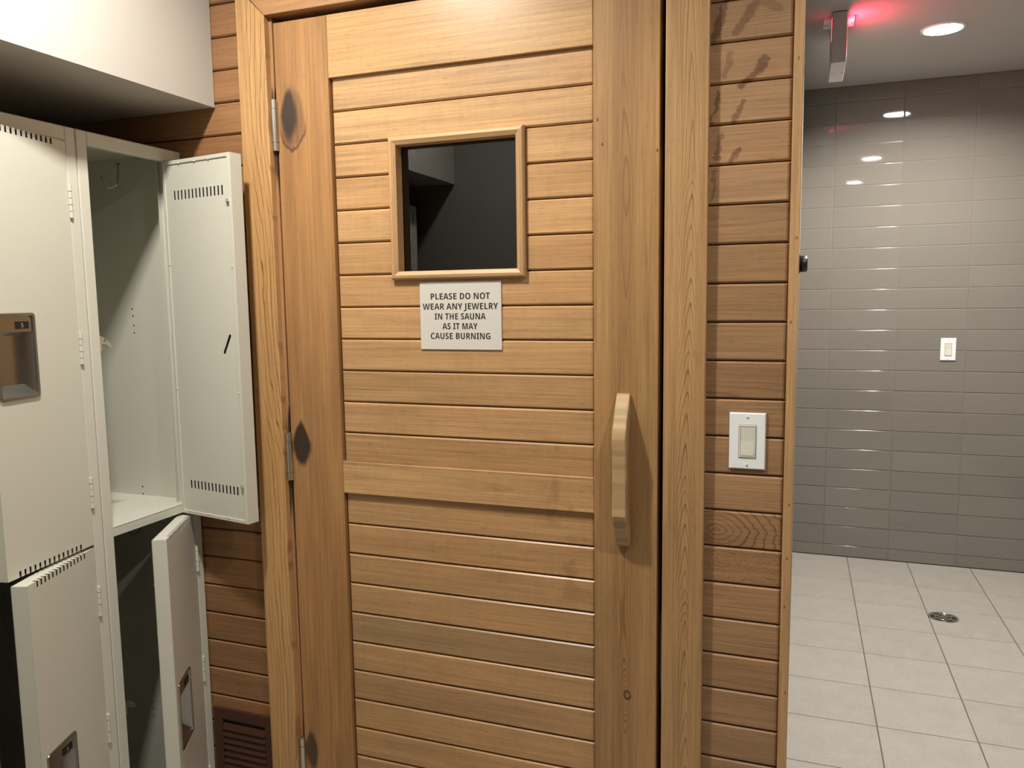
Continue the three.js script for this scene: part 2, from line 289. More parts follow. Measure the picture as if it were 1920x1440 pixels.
// ------------------------------------------------------------------ the sauna door
const RD = 0.0105, PZ = -RD, YD0 = 1.8602, SD = 0.07562;           // panel recess, board joints
const door = structure('door_1', 'cedar sauna door with horizontal boards, small window and wooden handle', 'door');
const SLi = -1.0362, SRi = -0.4088, RB = 1.9345, MT = 1.0345, MB = 0.9560, BR = 0.2;
const stainAt = (x, y, cx, cy, rx, ry, s) => { const q = Math.hypot((x - cx) / (rx * (1 - 0.45 * Math.max(0, Math.min(1, (y - cy) / ry)))), (y - cy) / ry) + 0.35 * (fbm(x * 60, y * 22, s) - 0.5); return q; };
const stileL = woodMat(texture(256, 2048, (u, v) => {
  const x = DL + u * (SLi - DL), y = v * 2.08;
  let c = wood(y, x - DL, 401, { base: [0.385, 0.192, 0.070], ring: 0.004, c0: 0.5, D: () => 0.1, depth: 0.16, sharp: 3 });
  c = blotch(c, 0.28 * ss(0.45, 0.75, fbm(x * 26, y * 2.4, 402)), [0.16, 0.062, 0.022]);
  c = blotch(c, 0.25 * ss(0.5, 0.8, fbm(x * 70, y * 3.4, 404)), [0.20, 0.085, 0.032]);
  // dark stains in the wood beside the hinges: a solid core, a paler patch and a thin dark rim below
  const q1 = stainAt(x, y, -1.138, 1.858, 0.036, 0.076, 405), core = stainAt(x, y, -1.1455, 1.862, 0.027, 0.068, 406);
  c = blotch(c, 0.5 * (1 - ss(0.75, 1.15, q1)), [0.10, 0.045, 0.028]);
  c = blotch(c, 0.93 * (1 - ss(0.55, 1.05, core)), [0.030, 0.021, 0.017]);
  c = blotch(c, 0.8 * (1 - ss(0, 0.10, Math.abs(q1 - 1.0))) * ss(1.86, 1.80, y), [0.06, 0.025, 0.015]);
  const q2 = stainAt(x, y, -1.150, 1.072, 0.030, 0.062, 407) + (y < 1.03 ? (1.03 - y) * 6 * (x + 1.165 > 0 ? (x + 1.165) * 20 : 0) : 0);
  c = blotch(c, 0.95 * (1 - ss(0.72, 1.05, q2)), [0.018, 0.010, 0.007]);
  const q3 = stainAt(x, y, -1.160, 0.27, 0.022, 0.06, 408);
  c = blotch(c, 0.8 * (1 - ss(0.6, 1.1, q3)), [0.02, 0.012, 0.008]);
  return c;
}), 0.45);
const stileR = woodMat(texture(256, 2048, (u, v) => {
  const x = SRi + u * (DR - SRi), y = v * 2.08, m = (yy) => Math.exp(-(((x + 0.342) / 0.025) ** 4));
  const knot = (a, cc) => Math.exp(-(((a - 0.553) / 0.05) ** 2 + ((cc - 0.073) / 0.016) ** 2));
  let c = wood(y, x - SRi, 411, { base: [0.385, 0.212, 0.083], wob: 1.3, depth: 1.0, w0: 0.5, F: (a, cc) => 11 * fbm(a * 2.1, 2.5, 431) - 5 * knot(a, cc) + ((cc - 0.064 - 0.006 * Math.sin(a * 5)) / 0.0115) ** 2, mask: (a, cc) => (0.10 + 0.90 * Math.exp(-(((cc - 0.066) / 0.024) ** 2))) * (0.6 + 0.4 * ss(1.0, 0.7, a)) });
  c = blotch(c, 0.42 * m(), [0.25, 0.125, 0.050]);
  c = blotch(c, 0.30 * ss(0.5, 0.8, fbm(x * 40, y * 3, 412)), [0.24, 0.115, 0.045]);
  // knot low on the stile, small pin knots high up
  const kq = Math.hypot((x + 0.335) / 0.008, (y - 0.553) / 0.012) + 0.5 * (fbm(x * 200, y * 200, 414) - 0.5);
  c = blotch(c, 0.85 * (1 - ss(0.15, 0.32, Math.abs(kq - 0.8))), [0.045, 0.018, 0.008]);
  for (const [kx, ky] of [[-0.389, 1.735], [-0.3995, 1.785], [-0.276, 1.715]]) c = blotch(c, 0.9 * (1 - ss(0.5, 1, Math.hypot((x - kx) / 0.0025, (y - ky) / 0.005))), [0.07, 0.02, 0.01]);
  return c;
}), 0.45);
const railTop = woodMat(texture(1024, 192, (u, v) => {
  const x = SLi + u * (SRi - SLi), y = RB + v * 0.14;
  let c = wood(x, y - RB, 421, { base: [0.52, 0.295, 0.120], ring: 0.007, c0: 0.3, D: (a) => 0.1 + 0.1 * a, wob: 0.01, depth: 0.16, sharp: 3 });
  const q = Math.abs(((fbm(x * 12, y * 22, 423) * 9) % 1) - 0.5); return blotch(c, 0.22 * (1 - ss(0.02, 0.06, q)) * ss(0.5, 0.62, fbm(x * 7, y * 15, 424)), [0.33, 0.15, 0.055]);
}), 0.35);
const boardKinds = {}; // measured casts of single boards: tone, redness
[[1.00, 0.00], [1.10, -0.03], [1.04, 0.0], [0.98, 0.03], [1.08, 0.0], [0.95, 0.03], [0.97, 0.02], [1.02, 0], [0.93, 0.01], [0.84, 0.0], [0.95, 0.02], [0.88, 0.04], [1.0, 0], [0.93, 0.02], [0.93, 0.03], [0.92, 0.02], [0.92, 0.02], [0.74, -0.04], [0.95, 0], [0.86, 0.03], [0.97, 0.0], [0.93, 0.03], [0.9, 0.02]].forEach((t, i) => { boardKinds[i] = t; });
const panelTex = texture(1024, 2048, (u, v) => {
  const x = SLi - 0.01 + u * (SRi - SLi + 0.02), y = v * 1.95, k = Math.floor((YD0 - y) / SD) + 1, b = YD0 - k * SD, kd = boardKinds[k] ?? [0.92, 0.02];
  const fine = k === 14 || k === 18 || k === 20;
  let c = wood(x, y - b, 500 + 4 * k, { base: [0.50, 0.283, 0.124], tone: kd[0], red: kd[1], ring: fine ? 0.0030 : 0.004 + 0.004 * hash(k, 1, 9), c0: fine ? -0.25 : -0.25 + 0.5 * hash(k, 2, 9), D: (a) => 0.04 + (fine ? 0.012 : 0.03 * (hash(k, 3, 9) - 0.5)) * a, wob: fine ? 0.002 : 0.006, depth: fine ? 0.42 : 0.10 + 0.2 * hash(k, 4, 9), sharp: fine ? 2 : 3 });
  // faint cross figure and scratches
  c = c.map((w) => w * (1 + 0.05 * (fbm(x * 90, y * 12, 600 + k) - 0.5)));
  for (let s = 0; s < 3; s++) { const sx = SLi + hash(k, s, 41) * 0.6, sy = b + hash(k, s, 42) * 0.07, an = (hash(k, s, 43) - 0.5) * 2.4, L = 0.012 + 0.02 * hash(k, s, 44), dx = x - sx, dy = y - sy, al = dx * Math.sin(an) + dy * Math.cos(an), ac = dx * Math.cos(an) - dy * Math.sin(an); if (Math.abs(al) < L * 0.6 && Math.abs(ac) < 0.0007) c = blotch(c, 0.35, [0.62, 0.42, 0.22]); }
  // dark handling marks, densest on the middle boards near the handle
  return blotch(c, 0.35 * ss(0.52, 0.75, fbm(x * 30, y * 30, 640)) * (x > -0.52 && y < 1.1 && y > 0.75 ? 1 : 0.3), [0.24, 0.105, 0.04]);
});
const panelMat = woodMat(panelTex, 0.36);
const pm2 = (g) => planar(g, 'x', SLi - 0.01, SRi + 0.01, 'y', 0, 1.95);
part(door, 'stile', planar(chamfer(DL, SLi, 0.012, 2.0742, -0.04, 0, 0.0016), 'x', DL, SLi, 'y', 0, 2.08), stileL, null, 'hinge stile with dark stains beside the hinges');
part(door, 'stile', planar(chamfer(SRi, DR, 0.012, 2.0742, -0.04, 0, 0.0022), 'x', SRi, DR, 'y', 0, 2.08), stileR, null, 'handle stile with wavy grain and a knot');
part(door, 'rail', planar(chamfer(SLi + 0.0003, SRi - 0.0003, RB, 2.0742, -0.04, -0.0003, 0.0012), 'x', SLi, SRi, 'y', RB, RB + 0.14), railTop);
part(door, 'rail', pm2(chamfer(SLi + 0.0003, SRi - 0.0003, MB, MT, -0.04, -0.0003, 0.0014)), panelMat);
part(door, 'rail', pm2(chamfer(SLi + 0.0003, SRi - 0.0003, 0.012, BR, -0.04, -0.0003, 0.0014)), panelMat);
// window opening
const FX0 = -0.8865, FX1 = -0.5605, FY0 = 1.4690, FY1 = 1.7895, FW = 0.0185, FZ = 0.0030;
part(door, 'core_panel', [box(SLi, FX0 + 0.006, BR, RB, -0.036, PZ - 0.012), box(FX1 - 0.006, SRi, BR, RB, -0.036, PZ - 0.012), box(FX0 + 0.006, FX1 - 0.006, BR, FY0 + 0.006, -0.036, PZ - 0.012), box(FX0 + 0.006, FX1 - 0.006, FY1 - 0.006, RB, -0.036, PZ - 0.012)], M.core);
{
  const ch = 0.0034, gap = 0.0013, put = (x0, x1, lo, hi) => part(door, 'board', pm2(chamfer(x0, x1, lo, hi, PZ - 0.012, PZ, ch)), panelMat);
  for (let k = 0; k < 25; k++) {
    let hi = k === 0 ? RB + 0.004 : YD0 - (k - 1) * SD, lo = YD0 - k * SD; if (k === 12) continue; if (k === 13) hi = MB + 0.004; if (k === 11) lo = MT - 0.004; lo = Math.max(lo, BR - 0.004); if (hi - lo < 0.015) continue;
    const a = lo + gap, b = hi - gap, x0 = SLi + 0.0022, x1 = SRi - 0.0008;
    if (b > FY0 + 0.02 && a < FY1 - 0.02) { put(x0, FX0 + 0.004, a, b); put(FX1 - 0.001, x1, a, b); } else put(x0, x1, a, b);
  }
}
{ // window frame: four mitred mouldings, the lining and the pane
  const wf = sub(door, 'window_frame');
  const fm = woodMat(texture(256, 256, (u, v) => wood(u * 0.34, v * 0.34, 701, { base: [0.50, 0.288, 0.130], ring: 0.003, c0: 0.3, D: () => 0.1, depth: 0.2 })), 0.5);
  const fmv = woodMat(texture(256, 256, (u, v) => wood(v * 0.34, u * 0.34, 702, { base: [0.50, 0.285, 0.128], ring: 0.003, c0: 0.3, D: () => 0.1, depth: 0.25 })), 0.5);
  // profile: distance in from the outer edge -> height; a bead raised outside, sloping to the glass
  const prof = [[0, PZ - 0.004], [0, FZ - 0.004], [0.0035, FZ], [0.0095, FZ + 0.0012], [FW, FZ - 0.004], [FW, -0.030], [0, -0.030]];
  const corners = [[FX0, FY0, 1, 1], [FX1, FY0, -1, 1], [FX1, FY1, -1, -1], [FX0, FY1, 1, -1]];
  for (let i = 0; i < 4; i++) {
    const A = corners[i], B = corners[(i + 1) % 4], P = [], pt = (c, q) => [c[0] + c[2] * q[0], c[1] + c[3] * q[0], q[1]];
    for (let k = 0; k + 1 < prof.length; k++) { const a = pt(A, prof[k]), b = pt(B, prof[k]), c = pt(B, prof[k + 1]), d = pt(A, prof[k + 1]); P.push(...a, ...b, ...c, ...a, ...c, ...d); }
    const g = new THREE.BufferGeometry(); g.setAttribute('position', new THREE.Float32BufferAttribute(P, 3)); g.computeVertexNormals();
    part(wf, 'moulding', planar(g, 'x', FX0, FX1, 'y', FY0, FY1), i % 2 ? fmv : fm);
  }
  part(wf, 'glass_pane', box(FX0 + FW - 0.002, FX1 - FW + 0.002, FY0 + FW - 0.002, FY1 - FW + 0.002, -0.0325, -0.0322), M.glass);
}
{ // carved wooden pull handle
  const s = new THREE.Shape();
  s.moveTo(0, 0.166).lineTo(0.006, 0.1665).quadraticCurveTo(0.024, 0.140, 0.042, 0.108).quadraticCurveTo(0.053, 0.090, 0.053, 0.076).quadraticCurveTo(0.0465, 0.02, 0.049, -0.03).quadraticCurveTo(0.052, -0.07, 0.052, -0.088).quadraticCurveTo(0.036, -0.125, 0.012, -0.161).lineTo(0, -0.162)
    .lineTo(0, -0.118).quadraticCurveTo(0.026, -0.075, 0.026, -0.02).quadraticCurveTo(0.026, 0.07, 0, 0.118).closePath();
  const g = clean(extrude(s, 0.0298, 0.0032).rotateY(-Math.PI / 2));       // shape x becomes +z, thickness goes to -x
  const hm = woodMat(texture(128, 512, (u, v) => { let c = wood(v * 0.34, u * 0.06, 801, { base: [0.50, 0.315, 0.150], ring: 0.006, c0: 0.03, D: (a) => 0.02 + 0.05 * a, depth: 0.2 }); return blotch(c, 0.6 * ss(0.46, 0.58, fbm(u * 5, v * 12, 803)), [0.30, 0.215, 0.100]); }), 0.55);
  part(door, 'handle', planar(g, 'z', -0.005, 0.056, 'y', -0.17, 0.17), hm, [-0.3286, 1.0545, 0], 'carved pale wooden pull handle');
}
for (const [yt, yb] of [[1.8975, 1.7800], [1.0975, 0.9800], [0.2975, 0.18]]) { // butt hinges
  const h = sub(door, 'hinge', [-1.1842, 0, 0.0055]), L = yt - yb, seg = (a, b, r) => new THREE.CylinderGeometry(r, r, b - a, 20).translate(0, (a + b) / 2, 0);
  part(h, 'knuckle', seg(yb, yb + L * 0.165, 0.0074), M.brushed); part(h, 'knuckle', seg(yb + L * 0.175, yt - L * 0.175, 0.0077), M.brushed); part(h, 'knuckle', seg(yt - L * 0.165, yt, 0.0074), M.brushed);
  part(h, 'pin', seg(yb + 0.002, yt + 0.0016, 0.0050), M.brushed);
  part(h, 'leaf', [box(-0.0065, -0.001, yb, yt, -0.03, -0.004), box(0.001, 0.0028, yb, yt, -0.03, -0.004)], M.brushed);
}

// ------------------------------------------------------------------ the notice on the door
{
  const cv = document.createElement('canvas'); cv.width = 1024; cv.height = 776; const c = cv.getContext('2d');
  c.fillStyle = '#cdc9c1'; c.fillRect(0, 0, 1024, 776); c.fillStyle = '#14130f'; c.textBaseline = 'alphabetic'; c.textAlign = 'left';
  const lines = [['PLEASE DO NOT', 0.130, 0.868, 0.214], ['WEAR ANY JEWELRY', 0.035, 0.962, 0.362], ['IN THE SAUNA', 0.180, 0.812, 0.509], ['AS IT MAY', 0.278, 0.712, 0.654], ['CAUSE BURNING', 0.122, 0.872, 0.798]];
  for (const [t, a, b, y] of lines) {
    c.font = 'bold 98px sans-serif'; const w = c.measureText(t).width, k = (b - a) * 1024 / w;
    c.save(); c.translate(a * 1024, y * 776 + 36); c.scale(k, 1); c.fillText(t, 0, 0); c.restore();
  }
  const map = new THREE.CanvasTexture(cv); map.colorSpace = THREE.SRGBColorSpace;
  const t = thing('notice_sign', 'pale plastic notice with black capitals below the sauna door window', 'sign', [-0.7193, 1.3855, PZ]);
  const g = chamfer(-0.0998, 0.0998, -0.0768, 0.0768, 0.0004, 0.0034, 0.0006);
  part(t, 'panel', planar(g, 'x', -0.0998, 0.0998, 'y', -0.0768, 0.0768), new THREE.MeshStandardMaterial({ map, roughness: 0.5 }));
}

// ------------------------------------------------------------------ light switches
function lightSwitch(pos, label) {
  const t = thing('light_switch', label, 'light switch', pos, 'rocker light switches');
  part(t, 'plate', chamfer(-0.035, 0.035, -0.057, 0.057, 0, 0.0060, 0.0020), M.white);
  part(t, 'switch_opening', chamfer(-0.0170, 0.0170, -0.0336, 0.0336, 0.0050, 0.00615, 0.0001), M.core);
  part(t, 'surround', [chamfer(-0.0163, 0.0163, 0.0295, 0.0329, 0.004, 0.0085, 0.0009), chamfer(-0.0163, 0.0163, -0.0329, -0.0295, 0.004, 0.0085, 0.0009), chamfer(-0.0163, -0.0130, -0.0295, 0.0295, 0.004, 0.0085, 0.0009), chamfer(0.0130, 0.0163, -0.0295, 0.0295, 0.004, 0.0085, 0.0009)], M.ivory);
  const k = new THREE.Shape(); k.moveTo(0.003, 0.0290).lineTo(0.0080, 0.0290).lineTo(0.0070, 0).lineTo(0.0092, -0.0290).lineTo(0.003, -0.0290).closePath();
  part(t, 'rocker', clean(extrude(k, 0.0254).rotateY(-Math.PI / 2).translate(0.0127, 0, 0)), M.ivory);
  for (const y of [0.0484, -0.0484]) {
    const sc = sub(t, 'screw', [0, y, 0.0058]);
    part(sc, 'head', new THREE.SphereGeometry(0.0034, 16, 8, 0, Math.PI * 2, 0, Math.PI / 2).rotateX(Math.PI / 2).scale(1, 1, 0.45), M.white);
    part(sc, 'slot', box(-0.0028, 0.0028, -0.0005, 0.0005, 0.0011, 0.0017).rotateZ(y > 0 ? -0.5 : 1.2), M.core);
  }
  return t;
}
lightSwitch([-0.0922, 1.1318, 0], 'white switch plate with ivory rocker on the cedar boards');
lightSwitch([0.7165, 1.1350, ZT], 'small white switch plate on the taupe tiled shower wall');

// ------------------------------------------------------------------ lockers
const LXF = -1.472, LW = 0.308, LH = 1.7985, LD = 0.38, DW = 0.2415, DT = 0.032;
function slotsIn(shape, xs, y0, y1, w) { for (const x of xs) shape.holes.push(rectPath(new THREE.Path(), x - w / 2, x + w / 2, y0, y1)); }
const slotXs = Array.from({ length: 14 }, (_, i) => -0.041 - i * (0.169 / 13));
const plateTex = () => { const cv = document.createElement('canvas'); cv.width = 128; cv.height = 64; const c = cv.getContext('2d'); c.fillStyle = '#0b0d0b'; c.fillRect(0, 0, 128, 64); c.fillStyle = '#8a8d86'; c.font = 'bold 50px sans-serif'; c.textAlign = 'center'; c.textBaseline = 'middle'; c.fillText('5', 64, 35); const m = new THREE.CanvasTexture(cv); m.colorSpace = THREE.SRGBColorSpace; return m; };
const numbered5 = new THREE.MeshStandardMaterial({ map: plateTex(), roughness: 0.5 });
function notched(w, h, edgeY) { // a sheet with slots cut into its top and bottom edges
  const s = new THREE.Shape(), sw = 0.0055, nd = 0.0125; s.moveTo(-w, 0);
  for (const x of [...slotXs].reverse()) s.lineTo(x - sw / 2, 0).lineTo(x - sw / 2, nd).lineTo(x + sw / 2, nd).lineTo(x + sw / 2, 0);
  s.lineTo(0, 0).lineTo(0, h);
  for (const x of slotXs) s.lineTo(x + sw / 2, h).lineTo(x + sw / 2, h - nd).lineTo(x - sw / 2, h - nd).lineTo(x - sw / 2, h);
  s.lineTo(-w, h).closePath(); return s;
}
function lockerDoor(locker, y0, y1, angle, open) {
  const d = sub(locker, 'door', [0.0, y0, 0.027]); d.rotation.y = Math.PI / 2 + rad(angle);
  const h = y1 - y0, cy = h - 0.4435, cx0 = -0.2262, cx1 = -0.1235, T = 0.0008;
  const s = notched(DW, h); s.holes.push(roundRect(new THREE.Path(), cx0 + 0.005, cx1 - 0.005, cy - 0.080, cy + 0.080, 0.006));
  part(d, 'face_panel', extrude(s, T).translate(0, 0, -T), M.locker);
  // returns round the edge; top and bottom ones carry on the slots
  const fl = () => { const q = new THREE.Shape(), sw = 0.0055, nd = 0.009; q.moveTo(-DW, 0); for (const x of [...slotXs].reverse()) q.lineTo(x - sw / 2, 0).lineTo(x - sw / 2, nd).lineTo(x + sw / 2, nd).lineTo(x + sw / 2, 0); q.lineTo(0, 0).lineTo(0, DT).lineTo(-DW, DT).closePath(); return extrude(q, T).rotateX(-Math.PI / 2); };
  part(d, 'edge_return', [clean(fl().translate(0, h - T, -0.0001)), clean(fl().translate(0, 0, -0.0001)), clean(box(-DW, -DW + T, 0, h - 0.0008, -DT, -0.0004)), clean(box(-T, 0, 0, h, -DT, -0.0004))], M.locker);
  const lip = new THREE.Shape(); rectPath(lip, -DW, 0, 0, h); lip.holes.push(roundRect(new THREE.Path(), -DW + 0.010, -0.008, 0.009, h - 0.009, 0.004));
  part(d, 'return_lip', extrude(lip, 0.0028, 0.0009).translate(0, 0, -DT - 0.0014), M.locker);
  const ins = new THREE.Shape(); rectPath(ins, -DW + 0.004, -0.004, 0.004, h - 0.004);
  slotsIn(ins, slotXs.map((x) => x + 0.002), h - 0.094, h - 0.072, 0.0056); slotsIn(ins, slotXs.map((x) => x + 0.002), 0.068, 0.089, 0.0056);
  const lt = new THREE.Path(), q = [[-0.1835, -0.020], [-0.1862, -0.0245], [-0.1908, -0.0225], [-0.2135, 0.0195], [-0.2108, 0.0245], [-0.2062, 0.0225]].map(([a, b]) => [a, b + cy - 0.0]); lt.moveTo(...q[0]); for (const p of q.slice(1)) lt.lineTo(...p); lt.closePath(); ins.holes.push(lt);
  part(d, 'inner_panel', extrude(ins, 0.001).translate(0, 0, -DT + 0.001), M.locker);
  for (const g of [box(-DW + 0.02, -0.02, h - 0.10, h - 0.066, -DT + 0.0045, -DT + 0.006), box(-DW + 0.02, -0.02, 0.062, 0.095, -DT + 0.0045, -DT + 0.006), box(-0.222, -0.178, cy - 0.03, cy + 0.03, -DT + 0.0035, -DT + 0.0045), box(-DW + 0.01, -0.01, h - 0.03, h - 0.010, -0.0035, -0.0025), box(-DW + 0.01, -0.01, 0.010, 0.03, -0.0035, -0.0025), box(-DW + 0.01, -0.01, h - 0.011, h - 0.0095, -0.014, -0.0025), box(-DW + 0.01, -0.01, 0.0095, 0.011, -0.014, -0.0025)]) part(d, 'slot_shade', g, M.black);  // added black sheets standing in for the shade inside the hollow door
  // steel recessed pull
  const rim = roundRect(new THREE.Shape(), cx0, cx1, cy - 0.085, cy + 0.085, 0.010); rim.holes.push(roundRect(new THREE.Path(), cx0 + 0.0065, cx1 - 0.0065, cy - 0.0785, cy + 0.0785, 0.007));
  part(d, 'pull_rim', extrude(rim, 0.0042, 0.0018).translate(0, 0, -0.0004), M.steel);
  const a = [cx0 + 0.0065, cx1 - 0.0065, cy - 0.0785, cy + 0.0785], b = [cx0 + 0.022, cx1 - 0.016, cy - 0.058, cy + 0.040], zb = -0.021, P = [], quad = (...v) => P.push(...v[0], ...v[1], ...v[2], ...v[0], ...v[2], ...v[3]);
  const A = [[a[0], a[2], 0.001], [a[1], a[2], 0.001], [a[1], a[3], 0.001], [a[0], a[3], 0.001]], B = [[b[0], b[2], zb], [b[1], b[2], zb], [b[1], b[3], zb], [b[0], b[3], zb]];
  quad(...B); for (let i = 0; i < 4; i++) { const j = (i + 1) % 4; quad(A[i], A[j], B[j], B[i]); }
  const cup = new THREE.BufferGeometry(); cup.setAttribute('position', new THREE.Float32BufferAttribute(P, 3)); cup.computeVertexNormals(); planar(cup, 'x', -1, 0, 'y', 0, 1);
  part(d, 'pull_cup', cup, M.steel);
  part(d, 'lift_latch', new RoundedBoxGeometry(cx1 - cx0 - 0.016, 0.030, 0.004, 2, 0.0015).translate((cx0 + cx1) / 2, cy + 0.0615, -0.0015), M.steel);
  part(d, 'number_plate', new THREE.BoxGeometry(0.033, 0.0145, 0.0014).translate((cx0 + cx1) / 2 + 0.018, cy + 0.0605, 0.0010), numbered5);
  // hinge knuckles at the pivot
  for (const yh of [h - 0.125, h / 2, 0.118]) {
    const ks = [0, 1, 2, 3, 4].map((i) => new THREE.CylinderGeometry(i % 2 ? 0.0036 : 0.0042, i % 2 ? 0.0036 : 0.0042, 0.0128, 12).translate(0.0012, yh - 0.028 + i * 0.014, 0.0020));
    part(d, 'hinge', ks, M.locker);
  }
  for (const y of [h - 0.110, 0.091]) part(d, 'bumper', [new THREE.CylinderGeometry(0.0042, 0.0050, 0.004, 16).rotateX(Math.PI / 2).translate(-DW + 0.0125, y, -DT - 0.002), new THREE.SphereGeometry(0.0026, 12, 8).translate(-DW + 0.0125, y, -DT - 0.0045)], M.brushed);
  if (open) for (const [x, y] of [[-0.062, h - 0.0085], [-0.118, h - 0.0085], [-0.168, h - 0.0085], [-0.232, h - 0.26], [-0.232, 0.32], [-0.008, h - 0.25], [-0.007, 0.32], [-0.03, 0.008], [-0.10, 0.008], [-0.175, 0.008]]) part(d, 'rivet', new THREE.SphereGeometry(0.0024, 10, 6).scale(1, 1, 0.6).translate(x, y, -DT - 0.0016), M.locker);
  return d;
}
function locker(z0, label, angles) {
  const t = thing('locker', label, 'locker', [LXF, 0, z0], 'grey metal lockers');
  const W = LW, T = 0.0012;
  const face = (x0, x1, y0, y1) => clean(chamfer(x0, x1, y0, y1, -0.016, 0, 0.0022)); // local frame: x along the row
  const turn = (g) => g.rotateY(Math.PI / 2).translate(0, 0, W);                       // x -> -z, z -> +x
  // stiles and rails of the welded front (x runs from the left edge at z = W to the right edge at z = 0)
  part(t, 'front_frame', [face(0.0006, 0.0275, 0, LH), face(W - 0.0265, W - 0.0006, 0, LH), face(0.0275, W - 0.0265, LH - 0.0305, LH), face(0.0275, W - 0.0265, 0, 0.022)].map((g) => turn(g)), M.locker);
  part(t, 'frame_return', [box(-0.034, -0.016, 0.02, LH - 0.03, 0.018, 0.0265), box(-0.033, -0.0315, 0.02, LH - 0.03, 0.0265, 0.050), box(-0.0315, -0.022, 0.02, LH - 0.03, 0.0265, 0.040), box(-0.03, -0.016, 0.02, LH - 0.03, W - 0.0275, W - 0.0265)], M.locker);
  part(t, 'top_panel', box(-LD, -0.016, LH - 0.003, LH - 0.0015, 0.002, W - 0.002), M.locker);
  part(t, 'back_panel', box(-LD, -LD + T, 0.0, LH - 0.003, 0.002, W - 0.002), M.locker);
  const side = new THREE.Shape(); rectPath(side, -LD, -0.016, 0, LH - 0.003);
  for (const [x, y] of [[-0.1786, 1.4085], [-0.1776, 1.3903], [-0.1768, 1.3657], [-0.1766, 1.346], [-0.1825, 0.9317], [-0.1825, 0.9119], [-0.045, 1.4299], [-0.045, 1.365], [-0.046, 1.09], [-0.197, 0.3172], [-0.197, 0.298], [-0.197, 0.275]]) { const h = new THREE.Path(); h.absellipse(x, y, 0.0026, 0.0026, 0, Math.PI * 2); side.holes.push(h); }
  part(t, 'side_panel', extrude(side, T).translate(0, 0, 0.010), M.locker);
  part(t, 'side_panel', extrude(side, T).translate(0, 0, W - 0.006), M.locker);
  part(t, 'hole_shade', [box(-LD, -0.016, 0, LH - 0.003, 0.0015, 0.0025), box(-LD, -0.016, 0, LH - 0.003, W - 0.0028, W - 0.0018)], M.black);  // black sheets added behind the side panels so their holes look dark
  part(t, 'shelf', [box(-LD + T, -0.006, 0.9075, 0.9090, 0.0115, W - 0.0065), box(-0.0075, -0.006, 0.8875, 0.9085, 0.033, W - 0.0275)], M.locker);
  // ceiling hook with two prongs, and the strike that the latch drops over, in each compartment
  for (const [yh, ys] of [[1.768, 1.337], [0.886, 0.470]]) {
    const wire = (pts) => new THREE.TubeGeometry(new THREE.CatmullRomCurve3(pts.map((p) => new THREE.Vector3(...p))), 24, 0.0022, 8);
    const hx = -0.13, hz = 0.075;
    part(t, 'coat_hook', [wire([[hx, yh + 0.004, hz], [hx, yh - 0.03, hz], [hx - 0.002, yh - 0.052, hz + 0.006], [hx - 0.01, yh - 0.060, hz + 0.02], [hx - 0.014, yh - 0.045, hz + 0.034], [hx - 0.016, yh - 0.034, hz + 0.038]]), new THREE.CylinderGeometry(0.006, 0.006, 0.004, 12).translate(hx, yh + 0.001, hz)], M.steel);
    const k = new THREE.Shape(); k.moveTo(0, 0.016).quadraticCurveTo(0.026, 0.012, 0.040, -0.012).lineTo(0.030, -0.014).quadraticCurveTo(0.022, -0.004, 0.012, -0.004).lineTo(0.012, -0.020).lineTo(0, -0.022).closePath();
    const hole = new THREE.Path(); hole.absellipse(0.020, 0.003, 0.0032, 0.0032, 0, Math.PI * 2); k.holes.push(hole);
    part(t, 'latch_strike', extrude(k, 0.003, 0.0006).rotateY(Math.PI / 2).translate(-0.012, ys, W - 0.0275), M.brushed);
  }
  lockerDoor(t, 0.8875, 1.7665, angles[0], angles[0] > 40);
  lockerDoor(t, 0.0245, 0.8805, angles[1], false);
  return t;
}
const LABELS = [
  'grey metal locker against the sauna wall, its upper door swung wide open',
  'grey metal locker with both doors slightly ajar, left of the wide-open one',
  'closed grey metal locker mirrored in the sauna door window, next to the ajar one',
  'closed grey metal locker at the end of the row, mirrored in the sauna door window',
];
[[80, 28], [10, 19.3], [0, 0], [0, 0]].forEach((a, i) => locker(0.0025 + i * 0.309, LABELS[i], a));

// ------------------------------------------------------------------ louvred vent
{
  const x0 = -1.4635, x1 = -1.2735, y1 = 0.338, y0 = 0.105, t = thing('vent_grille', 'dark brown louvred vent grille low on the cedar wall beside the lockers', 'vent', [0, 0, 0]);
  const s = new THREE.Shape(); rectPath(s, x0, x1, y0, y1); s.holes.push(rectPath(new THREE.Path(), x0 + 0.0285, x1 - 0.024, y0 + 0.028, y1 - 0.030));
  part(t, 'frame', extrude(s, 0.009, 0.0018).translate(0, 0, 0.0005), M.brown);
  part(t, 'backing', box(x0 + 0.01, x1 - 0.01, y0 + 0.01, y1 - 0.01, 0.0003, 0.001), M.black);
  for (let y = y1 - 0.050; y > y0 + 0.03; y -= 0.0185) part(t, 'louvre', new RoundedBoxGeometry(x1 - x0 - 0.0535, 0.0195, 0.0035, 2, 0.0016).rotateX(-0.42).translate((x0 + x1) / 2 + 0.0022, y, 0.0062), M.brown);
}
// ------------------------------------------------------------------ black knob on the end of the wall
{
  const t = thing('wall_knob', 'small black knob on the wall end beside the corner board', 'knob', [-0.005, 1.4868, -0.16]);
  part(t, 'rosette', new THREE.LatheGeometry([[0, 0], [0.0225, 0], [0.021, 0.002], [0.016, 0.0055], [0.0, 0.0055]].map((p) => new THREE.Vector2(...p)), 24).rotateZ(-Math.PI / 2), M.black);
  part(t, 'cap', new THREE.LatheGeometry([[0, 0.004], [0.0165, 0.004], [0.0175, 0.010], [0.0165, 0.0172], [0.0135, 0.0185], [0, 0.0185]].map((p) => new THREE.Vector2(...p)), 24).rotateZ(-Math.PI / 2), M.black);
}
